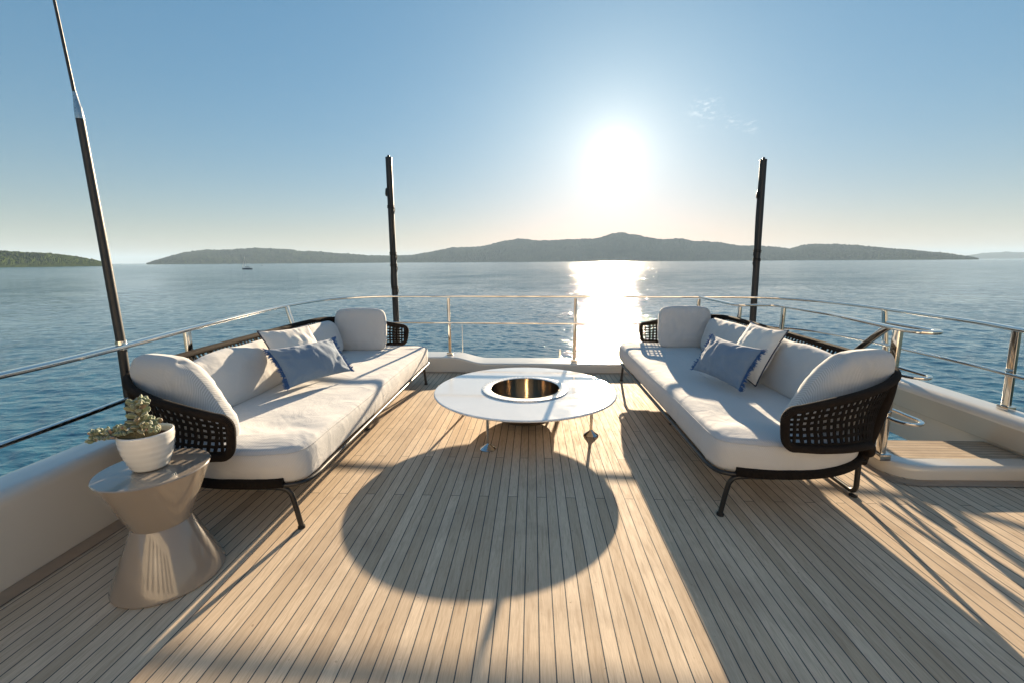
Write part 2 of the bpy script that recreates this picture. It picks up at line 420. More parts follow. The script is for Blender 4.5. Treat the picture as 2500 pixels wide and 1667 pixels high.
def mat_water():
    m, nt, b = newmat('sea_water'); N = NT(nt); o = N.obj()
    geo = N.n('ShaderNodeNewGeometry')
    d = N.n('ShaderNodeVectorMath', operation='LENGTH'); N.l(geo.outputs['Position'], d.inputs[0]); dist = d.outputs['Value']
    b.inputs['Base Color'].default_value = (.020, .110, .165, 1)
    b.inputs['IOR'].default_value = 1.55; b.inputs['Specular IOR Level'].default_value = .5
    ov = N.mapping(o, (1, 1.9, 1), (0, 0, .12))
    n1 = N.noise(ov, .8, 2, .5, .6); n3 = N.noise(N.mapping(o, (1, 1.5, 1), (0, 0, -.3)), 2.6, 3, .6); n4 = N.noise(ov, 9, 2, .6)
    h = N.m('ADD', N.m('MULTIPLY', n1, .10), N.m('ADD', N.m('MULTIPLY', n3, .055), N.m('MULTIPLY', n4, .014)))
    n0 = N.noise(ov, .09, 3, .6); far = N.m('MINIMUM', 1.0, N.m('DIVIDE', dist, 260.0))
    h = N.m('ADD', h, N.m('MULTIPLY', far, N.m('ADD', N.m('MULTIPLY', n0, 1.1), N.m('MULTIPLY', N.noise(ov, .42, 3, .6), .45))))
    patch = N.rng(N.noise(N.mapping(o, (1, 2.6, 1)), .010, 4, .6), .3, .7, .5, 1.25)
    patch = N.m('MULTIPLY', patch, N.m('MULTIPLY', N.rng(N.noise(o, .045, 3, .6), .32, .68, .45, 1.5), N.rng(N.noise(o, .14, 3, .6), .32, .68, .55, 1.4)))
    bn = N.n('ShaderNodeBump'); N.l(h, bn.inputs['Height']); bn.inputs['Distance'].default_value = 1.0
    N.l(N.m('MULTIPLY', patch, .8), bn.inputs['Strength'])
    N.l(bn.outputs[0], b.inputs['Normal'])
    N.l(N.m('MINIMUM', N.m('ADD', .05, N.m('MULTIPLY', N.m('DIVIDE', dist, 1500.0), .2)), .12), b.inputs['Roughness'])
    return m
M['water'] = mat_water()
def mat_hill(name, ca, cb, cc, s):
    m, nt, b = newmat(name); N = NT(nt); o = N.obj()
    a = N.noise(o, s, 5, .65); f = N.noise(o, s*9, 3, .6); r = N.noise(o, s*2.7, 4, .7)
    c = N.mix(N.rng(a, .35, .65, 0, 1), c4(*ca), c4(*cb))
    c = N.mix(N.rng(f, .3, .7, 0, .5), c, c4(ca[0]*.45, ca[1]*.45, ca[2]*.45))
    c = N.mix(N.rng(r, .6, .75, 0, .7), c, c4(*cc))
    N.l(c, b.inputs['Base Color']); b.inputs['Roughness'].default_value = 1; b.inputs['Specular IOR Level'].default_value = 0
    return m
M['hill'] = mat_hill('scrub_covered_hill', (.014, .028, .012), (.045, .062, .022), (.12, .115, .075), .006)
M['hill_near'] = mat_hill('wooded_shore', (.03, .05, .012), (.06, .085, .02), (.07, .09, .03), .03)
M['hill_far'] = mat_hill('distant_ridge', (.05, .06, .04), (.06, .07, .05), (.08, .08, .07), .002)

# ------------------------------------------------------------------ sea, hills
SEA = -7.5
S = 30000
def sea_mesh():
    import numpy as np
    rs = np.random.RandomState(5)
    radii = [9.0]
    while radii[-1] < 29500:
        r_ = radii[-1]; radii.append(r_*(1+min(.06, .0037*(1+(r_/230)**1.3))))
    R = np.array(radii); nA = 1400
    A = np.radians(np.linspace(-78, 78, nA))
    RR, AA = np.meshgrid(R, A, indexing='ij')
    X, Y = RR*np.sin(AA), RR*np.cos(AA)
    Z = np.zeros_like(X)
    cell = np.maximum(RR*np.radians(156/nA), np.gradient(R)[:, None]*1.0)
    nw = 90
    lam = np.exp(rs.uniform(math.log(.27), math.log(4.8), nw)); th = math.radians(250)+rs.normal(0, .62, nw); ph = rs.uniform(0, 2*PI, nw)
    gust = .75+.35*np.sin(X*.021+1.3*np.sin(Y*.013))*np.sin(Y*.017+.9)
    for k in range(nw):
        kx, ky = math.cos(th[k])*2*PI/lam[k], math.sin(th[k])*2*PI/lam[k]
        slope = .0185*(1.1 if lam[k] < 1.8 else (.8 if lam[k] < 3 else .55))
        amp = slope*lam[k]/2/PI
        w = np.clip((lam[k]/cell-2.0)/2.2, 0, 1)
        p = kx*X+ky*Y+ph[k]+.6*np.sin(X*.11*1.7/lam[k]**.5+ph[k]*3)
        Z += amp*w*(np.sin(p)-.22*np.cos(2*p))*gust
    Z += SEA
    me = bpy.data.meshes.new('sea'); nr, nc = X.shape
    me.vertices.add(nr*nc); me.vertices.foreach_set('co', np.stack([X, Y, Z], -1).astype(np.float32).ravel())
    idx = np.arange(nr*nc).reshape(nr, nc)
    q = np.stack([idx[:-1, :-1], idx[1:, :-1], idx[1:, 1:], idx[:-1, 1:]], -1).reshape(-1, 4)[:, ::-1]
    n = len(q); me.loops.add(n*4); me.loops.foreach_set('vertex_index', q.astype(np.int32).ravel())
    me.polygons.add(n); me.polygons.foreach_set('loop_start', np.arange(0, n*4, 4, dtype=np.int32)); me.polygons.foreach_set('loop_total', np.full(n, 4, dtype=np.int32))
    me.polygons.foreach_set('use_smooth', np.ones(n, dtype=bool)); me.update(calc_edges=True); me.validate()
    me.materials.append(M['water']); o = bpy.data.objects.new('sea', me); COL.objects.link(o); return o
tag(sea_mesh(), kind='structure')

def shore_hill(name, mat, prof, dist_at, depth, seed, rough, treeamp, nu=420, nv=26, tree_f=.05):
    """prof: (x_px, y_px) ridge outline in the frame; dist_at(x_px): metres to the shore"""
    mb = MB(); rows = []
    x0, x1 = prof[0][0], prof[-1][0]
    def ridge(x):
        for a, b in zip(prof, prof[1:]):
            if a[0] <= x <= b[0]:
                t = (x-a[0])/(b[0]-a[0]); return a[1]+(b[1]-a[1])*t
        return prof[-1][1]
    cols = []
    for i in range(nu+1):
        x = x0+(x1-x0)*i/nu
        d0 = dist_at(x); y = ridge(x)
        dr = pix_dir(x, y); hd = math.hypot(dr.x, dr.y)
        dx, dy = dr.x/hd, dr.y/hd
        dR = d0+depth(x)
        hr = max(0.5, dR*dr.z/hd+H-SEA)
        cols.append((dx, dy, d0, dR, hr))
    for j in range(nv+1):
        row = []
        v = j/nv
        for (dx, dy, d0, dR, hr) in cols:
            if v <= .75:
                t = v/.75; d = d0+(dR-d0)*t; sh = math.sin(t*PI/2)**.9
            else:
                t = (v-.75)/.25; d = dR+(dR-d0)*t*.8; sh = 1-t*t
            p = Vector((dx*d, dy*d, 0))
            n = fbm(p*rough+Vector((seed, 0, 0)), 5); rid = 1-abs(fbm(p*rough*1.7+Vector((0, seed, 3)), 3))*1.1
            z = hr*sh*(1+(.28*n+.22*(rid-.7))*math.sin(min(1, v/.75)*PI)*(1 if v < .75 else 0))
            tr = treeamp*(mnoise.noise(p*tree_f)*.8+mnoise.noise(p*tree_f*3.1)*.5) if 0 < j < nv else 0
            row.append((p.x, p.y, SEA-.4+max(0, z+tr*min(1, z/20))))
        rows.append(row)
    mb.quadgrid(rows)
    return tag(mb.build(name, mat, smooth=False, fix=False), kind='structure')
main_prof = [(357,643.6),(375,638),(400,631),(450,618),(500,611),(560,610),(620,608),(660,610),(720,615),(800,618),(850,620),(900,624),(965,624.5),(1000,624),(1050,616),(1100,607),(1150,604),(1175,602),(1220,594),(1250,588),(1280,586),(1310,588.5),(1350,588),(1400,586),(1440,586),(1467,583),(1490,577),(1520,573.5),(1545,575),(1590,583),(1620,588),(1650,587),(1680,590),(1700,593),(1740,597),(1800,601),(1850,602),(1900,606),(1930,608.5),(1960,600),(1985,598),(2005,598),(2080,601),(2130,604),(2180,609),(2210,610),(2260,615),(2300,618),(2340,624),(2370,628),(2390,631.3)]
shore_hill('island_hills', M['hill'], main_prof, lambda x: 4300+900*math.sin((x-300)/700), lambda x: 1500, 3.1, .0011, 15, 1100, 40, .035)
left_prof = [(-420,612),(-200,613),(0,616),(60,619),(110,620),(150,623),(200,630),(240,637),(262,642),(275,647.0)]
shore_hill('wooded_headland', M['hill_near'], left_prof, lambda x: 1800+(x+200)*.7, lambda x: 230+(275-x)*.5, 9.3, .004, 7, 520, 40, .09)
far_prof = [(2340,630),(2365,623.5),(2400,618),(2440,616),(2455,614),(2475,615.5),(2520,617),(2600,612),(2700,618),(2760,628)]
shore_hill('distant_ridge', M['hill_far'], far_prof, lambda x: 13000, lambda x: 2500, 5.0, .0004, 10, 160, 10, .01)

# haze: one closed box of even air round everything
hz = MB(); hz.box((0, S/2-1500, (SEA-1+450)/2), (2*S+40, S+3040, 451-SEA))
hm = bpy.data.materials.new('haze_air'); hm.use_nodes = True
hn = hm.node_tree.nodes; hn.clear(); ho = hn.new('ShaderNodeOutputMaterial'); pv = hn.new('ShaderNodeVolumePrincipled')
pv.inputs['Color'].default_value = (.58, .76, .95, 1); pv.inputs['Density'].default_value = 6e-5; pv.inputs['Anisotropy'].default_value = .0
hm.node_tree.links.new(pv.outputs[0], ho.inputs['Volume'])
haze = tag(hz.build('haze', hm, smooth=False), kind='stuff')

# ------------------------------------------------------------------ yacht deck, bulwarks, coaming
def flat(name, pts, z, mat, thick=.0, **k):
    mb = MB(); mb.poly([(x, y, z) for x, y in pts])
    if thick:
        n = len(pts)
        for i in range(n):
            a, b = pts[i], pts[(i+1) % n]
            mb.poly([(a[0], a[1], z), (a[0], a[1], z-thick), (b[0], b[1], z-thick), (b[0], b[1], z)])
        mb.poly([(x, y, z-thick) for x, y in pts], True)
    o = mb.build(name, mat, smooth=False); return tag(o, **k)
deck_pts = [(-2.6, -3.7), (3.75, -3.7), (3.75, 2.98), (2.62, 2.98), (2.62, 5.05), (2.9, 5.3), (2.9, 5.95), (-2.3, 5.95), (-2.6, 5.6)]
flat('deck', deck_pts, 0, M['deck'], .22, kind='structure')

def sweep(prof_at, path):
    mb = MB(); rows = []
    P = [Vector((p[0], p[1], 0)) for p in path]
    for i, p in enumerate(P):
        a = P[max(0, i-1)]; c = P[min(len(P)-1, i+1)]; t = (c-a).normalized(); nrm_ = Vector((t.y, -t.x, 0))  # right-hand side of travel
        rows.append([p-nrm_*o+Vector((0, 0, z)) for o, z in prof_at(path[i])])
    mb.quadgrid(rows); return mb
def rnd_prof(h, w, r, low, base=-.2, inner=None):
    """inner foot -> rounded top -> outer side;  offsets grow away from deck"""
    pr = [(0, base), (0.0, 0.0)] if inner is None else inner
    pr = list(pr)
    pr.append((.0, h-r-.012))
    for k in range(7):
        a = PI-PI/2*k/6; pr.append((r+.0+r*math.cos(a), h-r+r*math.sin(a)))
    pr.append((r+.012, h+.0005)); pr.append((w*.5, h+.003)); pr.append((w-r-.012, h+.0005))
    for k in range(6):
        a = PI/2-PI/2*k/5; pr.append((w-r+r*math.cos(a), h-r+r*math.sin(a)))
    pr += [(w+.03, h*.4), (w+.06, low)]
    return pr
# port + stern bulwark, travel direction: aft along port side then across the stern
def sm(t): t = max(0, min(1, t)); return t*t*(3-2*t)
pl = [(-2.47, y, .45) for y in (-1.8, -1, 0, 1, 2, 3)] + [(-2.47, 3.8, .43), (-2.46, 4.4, .36), (-2.44, 4.9, .28)]
pl += [(p.x, p.y, .205) for p in fillet([(-2.44, 5.0, 0), (-2.42, 5.83, 0), (-1.9, 5.83, 0)], .55, 10)[1:]]
pl += [(x, 5.83, .205-.085*sm((x+1.12)/.46)) for x in [-1.5, -1.25, -1.15]+[-1.12+.046*i for i in range(11)]]
pl += [(x, 5.83-.02*(x+.6)/3, .12) for x in (-.4, 0, .6, 1.2, 1.8, 2.4)]
pl += [(p.x, p.y, .12+.25*sm((5.8-p.y)/1.2)) for p in fillet([(2.5, 5.8, 0), (3.5, 5.78, 0), (3.5, 4.55, 0)], .6, 10)[1:]]
b1 = sweep(lambda p: rnd_prof(p[2], .40 if p[1] > 5.5 else .26, min(.055 if p[1] < 4.8 else .022, p[2]*.45), -.3), pl)
tag(b1.build('bulwark', M['white_paint'], fix=False), 'cream white bulwark running down the left side and round the stern edge', 'bulwark')
# the starboard bulwark: tall, with a chine line, open below beside the stairwell
def sprof(p):
    y = p[1]; bot = -.2 if y > 3.3 else -.25
    return rnd_prof(.375, .26, .06, -.22, inner=[(.145, bot), (.14, 0.0), (.132, .088), (.128, .098), (.098, .112), (.092, .122), (.012, .285)])
pr = [(3.44, y) for y in (4.56, 4.2, 3.8, 3.4, 3.0)] + [(3.43, 2.4), (3.41, 1.8), (3.38, 1), (3.3, 0), (3.2, -1), (3.1, -1.8)]
b2 = sweep(sprof, pr[::-1])
for i, v in enumerate(b2.v): pass
# mirror the sweep so that "outward" is +X
b2 = MB(); rows = []
for (x, y) in pr:
    rows.append([(x+o, y, z) for o, z in sprof((x, y))])
b2.quadgrid(rows)
tag(b2.build('bulwark', M['white_paint'], fix=False, auto=24), 'tall cream bulwark behind the stairwell on the right with a chine line', 'bulwark')
# coaming round the stairwell
cp = fillet([(2.585, 5.6, 0), (2.585, 3.0, 0), (3.62, 3.03, 0)], .16, 8)
cp = [(p.x, p.y) for p in cp]
cprof = [(-.088, -.2), (-.088, 0), (-.087, .058), (-.086, .068), (-.080, .083), (-.069, .092), (-.055, .094), (-.045, .0945), (.05, .0945), (.06, .094), (.072, .089), (.078, .078), (.079, .06), (.079, -.3)]
mb = MB(); rows = []
PP = [Vector((p[0], p[1], 0)) for p in cp]
for i, p in enumerate(PP):
    a = PP[max(0, i-1)]; c = PP[min(len(PP)-1, i+1)]; t = (c-a).normalized(); n_ = Vector((-t.y, t.x, 0))
    rows.append([p+n_*o+Vector((0, 0, z)) for o, z in cprof])
mb.quadgrid(rows)
tag(mb.build('stair_coaming', M['white_paint'], fix=False), 'low cream coaming kerb curving round the stairwell opening at the right', 'coaming')
mb = MB(); mb.poly([(2.665, 3.42, .082), (2.665, 3.1, .082), (3.56, 3.1, .082), (3.56, 3.42, .082)], True)
mb.poly([(2.665, 3.42, .082), (3.56, 3.42, .082), (3.56, 3.42, .0), (2.665, 3.42, .0)])
mb.poly([(2.665, 3.42, .0), (3.56, 3.42, .0), (3.56, 3.1, .0), (2.665, 3.1, .0)])
tag(mb.build('stair_step', M['platform'], smooth=False), 'weathered teak top step inside the white coaming at the stairwell', 'step')
# teak margin boards
def strip(name, path, w, z, mat, lab):
    P = [Vector((p[0], p[1], 0)) for p in path]; rows = []
    L = 0; mb = MB()
    for i, p in enumerate(P):
        a = P[max(0, i-1)]; c = P[min(len(P)-1, i+1)]; t = (c-a).normalized(); n_ = Vector((t.y, -t.x, 0))
        rows.append([p-n_*w/2+Vector((0, 0, z)), p+n_*w/2+Vector((0, 0, z))])
    mb.quadgrid(rows); o = mb.build(name, mat, smooth=False); tag(o, kind='structure'); return o
def mat_board():
    m, nt, b = newmat('teak_board'); N = NT(nt); o = N.obj()
    g = N.noise(N.mapping(o, (.2, .2, 1)), 60, 4, .6, .5); g2 = N.noise(o, 3, 4)
    N.l(N.mix(g, c4(.32, .225, .155), c4(.44, .325, .23)), b.inputs['Base Color']); b.inputs['Roughness'].default_value = .55
    return m
M['board'] = mat_board()
M['caulk'] = mat_plain('grey_caulk', (.055, .06, .062), .7)
strip('deck_margin', [(-2.415, y) for y in (-1.6, 0, 2, 4, 5.2)], .1, .004, M['board'], '')
strip('deck_caulk_line', [(-2.363, y) for y in (-1.6, 0, 2, 4, 5.2)], .005, .004, M['caulk'], '')
mp = [(p.x, p.y) for p in fillet([(2.455, 5.5, 0), (2.455, 2.87, 0), (3.4, 2.885, 0)], .2, 8)]
strip('deck_margin', mp, .085, .004, M['board'], '')
mp = [(p.x, p.y) for p in fillet([(2.41, 5.5, 0), (2.41, 2.825, 0), (3.4, 2.84, 0)], .2, 8)]
strip('deck_caulk_line', mp, .005, .0045, M['caulk'], '')
strip('deck_margin', [(-2.2, 5.79), (2.38, 5.76)], .08, .004, M['board'], '')

# unseen superstructure added behind the camera to bounce warm sunlight on the deck
sw = empty('bounce_deckhouse', (.4, -3.8, 0), 'unseen white cabin front added behind the viewer to bounce warm light, with dark windows', 'bounce_deckhouse')
mb = MB(); mb.box((.4, -3.8, 1.5), (8.5, .5, 3.0), None, .05); mb.build('bounce_wall', M['bounce_paint'], sw)
for k in range(6):
    mb = MB(); mb.box((-2.1+k*1.0, -3.53, 1.25), (.42, .06, 1.9), None, .02); mb.build('streak_window', M['black_metal'], sw)  # dark upright panes, added for the streaks they give in glossy reflections

# ------------------------------------------------------------------ railings
outer = smooth_path([(-2.50, -1.5, .98), (-2.50, 0, .98), (-2.51, 1.0, .98), (-2.52, 1.95, .985), (-2.56, 2.5, .99), (-2.65, 3.23, 1.0), (-2.80, 4.34, 1.005), (-2.82, 5.06, 1.012), (-2.68, 5.62, 1.02), (-2.36, 5.88, 1.027), (-1.98, 5.99, 1.03), (-1.18, 5.98, 1.03), (-.28, 5.93, 1.03), (.575, 5.90, 1.03), (1.41, 5.84, 1.03), (2.15, 5.79, 1.03), (2.60, 5.74, 1.03), (3.0, 5.62, 1.027), (3.30, 5.34, 1.02), (3.47, 4.8, 1.012), (3.52, 4.17, 1.005), (3.53, 3.6, 1.0), (3.50, 3.2, .99), (3.47, 2.4, .98), (3.42, 1, .98), (3.4, -.5, .98)], 5)
rail = empty('railing', (0, 6.2, 0), 'polished steel guard railing running round the whole deck edge above the bulwark', 'railing')
mb = MB(); mb.tube(outer, .02, flat=(.062, .027), up=(0, 0, 1)); mb.build('top_rail', M['chrome'], rail)
def at_y(path, y, side):
    best = min((abs(p.y-y)+(0 if (p.x > 0) == (side > 0) else 99), i) for i, p in enumerate(path)); return path[best[1]]
def at_x(path, x): return min(path, key=lambda p: abs(p.x-x)+(0 if p.y > 5.9 else 99))
mid = []
for p in outer:
    inw = Vector((0.35, 0, 0))-Vector((p.x, p.y, 0)); inw.normalize()
    sgn = .02
    zz = .665
    mid.append(Vector((p.x+inw.x*sgn, p.y+inw.y*sgn, zz)))
mb = MB(); mb.tube(mid, .011, flat=(.034, .024), up=(0, 0, 1)); mb.build('mid_rail', M['chrome'], rail)
def post(x0, y0, z0, x1, y1, z1, parent, w=.045, t=.03, along=(1, 0, 0), foot=(.085, .06, .035)):
    mb = MB(); mb.tube([(x0, y0, z0), (x1, y1, z1)], .02, flat=(w, t), up=Vector((0, 0, 1)).cross(Vector(along)))
    o = mb.build('post', M['chrome'], parent)
    f = MB(); a = math.atan2(along[1], along[0]); f.box((x0, y0, z0+foot[2]/2), foot, Matrix.Rotation(a, 4, 'Z'), .004)
    f.build('post_foot', M['chrome'], o)
for (x0, y0, z0, x1, y1, al) in [(-1.165, 6.0, .208, -1.165, 5.985, (1, 0, 0)), (.575, 5.93, .125, .575, 5.905, (1, 0, 0)), (2.165, 5.88, .125, 2.165, 5.80, (1, 0, 0)),
        (-2.6, 3.12, .45, -2.64, 3.17, (0, 1, 0)), (-2.62, 4.8, .33, -2.81, 4.85, (0, 1, 0)), (-2.58, .9, .45, -2.51, .9, (0, 1, 0)),
        (3.56, 4.45, .375, 3.50, 4.5, (0, 1, 0)), (3.58, 3.33, .375, 3.51, 3.3, (0, 1, 0)), (3.5, 1.2, .375, 3.43, 1.2, (0, 1, 0))]:
    post(x0, y0, z0, x1, y1, 1.005, rail, along=al, w=.042 if al[0] else .055)
# inner handrail beside the stairwell, with hairpin ends
hr = empty('stair_handrail', (2.5, 3.04, .1), 'polished steel stairwell handrail with looped hairpin ends on a square post', 'handrail')
def hairpin(z, x0, x1, yend, yback, r, pre):
    pts = [Vector(p) for p in pre]
    cx = (x0+x1)/2
    for k in range(13):
        a = PI*k/12; pts.append(Vector((cx-(x1-x0)/2*math.cos(a), yend-(x1-x0)/2*math.sin(a)*1.2, z)))
    pts.append(Vector((x1, yback, z))); return pts
hp = fillet([(2.17, 5.77, 1.028), (2.22, 4.85, 1.015), (2.65, 4.87, 1.01), (2.645, 3.95, 1.02), (2.5, 3.12, 1.03)], .09, 5)
mb = MB(); mb.tube(hairpin(1.03, 2.50, 2.66, 3.0, 3.36, .06, hp), .02, flat=(.05, .024), up=(0, 0, 1)); mb.build('top_rail', M['chrome'], hr)
for z, yb in ((.73, 3.2), (.41, 4.4)):
    mb = MB(); mb.tube(hairpin(z, 2.49, 2.65, 2.99, yb, .06, [(2.49, yb, z)]), .012, flat=(.026, .02), up=(0, 0, 1)); mb.build('loop_rail', M['chrome'], hr)
post(2.49, 3.05, .1, 2.49, 3.06, 1.02, hr, .058, .04, (0, 1, 0), (.1, .075, .045))
post(2.25, 4.83, .0, 2.24, 4.82, 1.0, hr, .045, .03, (0, 1, 0))
post(2.645, 4.72, .1, 2.645, 4.72, 1.0, hr, .055, .03, (0, 1, 0))
mb = MB(); mb.tube(smooth_path([(2.66, 3.33, 1.02), (2.66, 3.46, .92), (2.66, 3.75, .66), (2.66, 4.3, .12), (2.66, 4.6, -.15)], 5), .02, flat=(.05, .024), up=(1, 0, 0)); mb.build('stair_rail', M['chrome'], hr)

# ------------------------------------------------------------------ poles
def ties(mbx, p, r, n=2):
    for k in range(n):
        z = p[2]+(k-(n-1)/2)*.022
        mbx.tube([(p[0]+r*math.cos(a*PI/6), p[1]+r*math.sin(a*PI/6), z+.005*math.sin(a)) for a in range(12)], .007, 6, closed=True)
def awning_pole(base, top, label, cordpts, tiez, knobside):
    b, t = Vector(base), Vector(top)
    root = empty('awning_pole', base, label, 'pole', 'dark awning poles standing at the stern')
    mb = MB(); mb.tube([b, t], .045, 20); mb.build('pole', M['carbon'], root)
    mb = MB(); mb.lathe([(.0, 0), (.0465, 0), (.0465, .022), (.02, .026), (.018, .05), (.0, .053)], (t.x, t.y, t.z-.012), 16); mb.build('cap', M['black_metal'], root)
    for z in tiez:
        mb = MB()
        q = b.lerp(t, (z-b.z)/(t.z-b.z)); ties(mb, q, .049)
        mb.tube([q+Vector((knobside*.05, -.02, -.01)), q+Vector((knobside*.065, -.03, -.05)), q+Vector((knobside*.045, -.03, -.11))], .007, 6)
        mb.build('tie', M['cable'], root)
    mb = MB(); mb.tube(smooth_path(cordpts, 6), .006, 6); mb.build('cord', M['cable'], root)
    mb = MB(); q = b.lerp(t, .86); mb.lathe([(0, -.06), (.016, -.05), (.022, -.02), (.016, .03), (.006, .06), (0, .062)], (q.x-.052, q.y-.01, q.z), 10); mb.build('cleat', M['black_metal'], root)
    return root
awning_pole((-2.10, 6.55, -.4), (-2.075, 6.55, 2.965), 'slim dark awning pole behind the left sofa with a black line spiralled round it', [(-2.10, 6.5, 2.6), (-2.06, 6.5, 2.25), (-2.045, 6.515, 1.95), (-2.09, 6.5, 1.6), (-2.125, 6.51, 1.2), (-2.09, 6.5, 1.0), (-2.055, 6.5, .7)], (2.29, 1.62, 1.45, 1.12), 1)
awning_pole((3.27, 6.55, -.4), (3.185, 6.55, 2.85), 'slim dark awning pole behind the right sofa with a thin hanging line', [(3.125, 6.5, 2.62), (3.13, 6.5, 2.1), (3.15, 6.5, 1.65), (3.17, 6.5, 1.5)], (1.62, 1.5), -1)
wp = empty('whip_antenna', (-2.62, 2.57, .45), 'tall tapering whip antenna clamped to the left rail with a silver ferrule high up', 'antenna')
mb = MB(); mb.tube([(-2.625, 2.60, .40), (-2.608, 2.60, .98), (-2.614, 2.60, 1.6), (-2.625, 2.60, 2.33)], [.025, .025, .0235, .02], 16); mb.build('pole', M['carbon'], wp)
mb = MB(); mb.tube([(-2.6255, 2.60, 2.325), (-2.627, 2.6, 2.39), (-2.628, 2.6, 2.395), (-2.632, 2.6, 2.47)], [.021, .018, .016, .009], 16); mb.build('ferrule', M['alu'], wp)
mb = MB(); mb.tube([(-2.632, 2.6, 2.46), (-2.66, 2.6, 3.0), (-2.70, 2.6, 3.7)], [.0085, .007, .005], 8); mb.build('whip', M['carbon'], wp)
mb = MB(); mb.tube([(-2.608, 2.60, .965), (-2.608, 2.60, 1.02)], .03, 16); mb.build('clamp', M['chrome'], wp)

# small rods standing on the hull just outside the stern
for (x, y, z0, z1, r, lab, mt) in [(-1.06, 6.45, .0, .56, .006, 'thin pale rod standing outside the stern beside the left rail post', 'pot'), (.42, 6.6, -.1, .17, .018, 'short grey peg just outside the stern left of the centre rail post', 'alu')]:
    mb = MB(); mb.tube([(x, y, z0), (x, y, z1-.01), (x, y, z1)], [r, r, r*.4], 10); tag(mb.build('stern_rod', M[mt], root=(x, y, z0)), lab, 'rod')

# ------------------------------------------------------------------ fire-pit table
TX, TY, TZ = -.071, 3.966, .322
tab = empty('fire_pit_table', (TX, TY, 0), 'low round gloss white table with an open steel fire pit in its middle', 'table')
def lathe_obj(name, prof, mat, parent, c=(TX, TY, 0), n=96, auto=35):
    mb = MB(); mb.lathe(prof, c, n); return mb.build(name, mat, parent, auto=auto)
lathe_obj('tabletop', [(.38, TZ-.018), (.830, TZ-.018), (.838, TZ-.018), (.8445, TZ-.014), (.847, TZ-.008), (.845, TZ-.003), (.840, TZ), (.832, TZ), (.41, TZ), (.38, TZ), (.38, TZ-.018)], M['tabletop'], tab, n=160)
lathe_obj('fire_pit_ring', [(.405, TZ+.001), (.405, TZ+.007), (.401, TZ+.010), (.328, TZ+.010), (.322, TZ+.006), (.322, TZ-.02)], M['ring'], tab, n=128)
lathe_obj('fire_pit_liner', [(.3215, TZ+.012), (.3205, TZ-.19), (.315, TZ-.2), (.0, TZ-.2)], M['drum'], tab, n=128)
lathe_obj('fire_pit_bowl', [(.0, .045), (.20, .045), (.28, .06), (.335, .10), (.365, .17), (.375, TZ-.019)], M['bowl'], tab, n=96)
for a in (-114.6, -28.6, 61.4, 151.4):
    r = .70 if a == -114.6 else .665
    x, y = TX+r*math.cos(math.radians(a)), TY+r*math.sin(math.radians(a))
    mb = MB(); mb.tube([(x, y, .03), (x, y, TZ-.018)], .0125, 14); lg = mb.build('leg', M['chrome'], tab)
    mb = MB(); mb.lathe([(0, 0), (.064, 0), (.066, .006), (.060, .012), (.018, .040), (.013, .05), (0, .05)], (x, y, 0), 28); mb.build('foot', M['chrome'], lg)

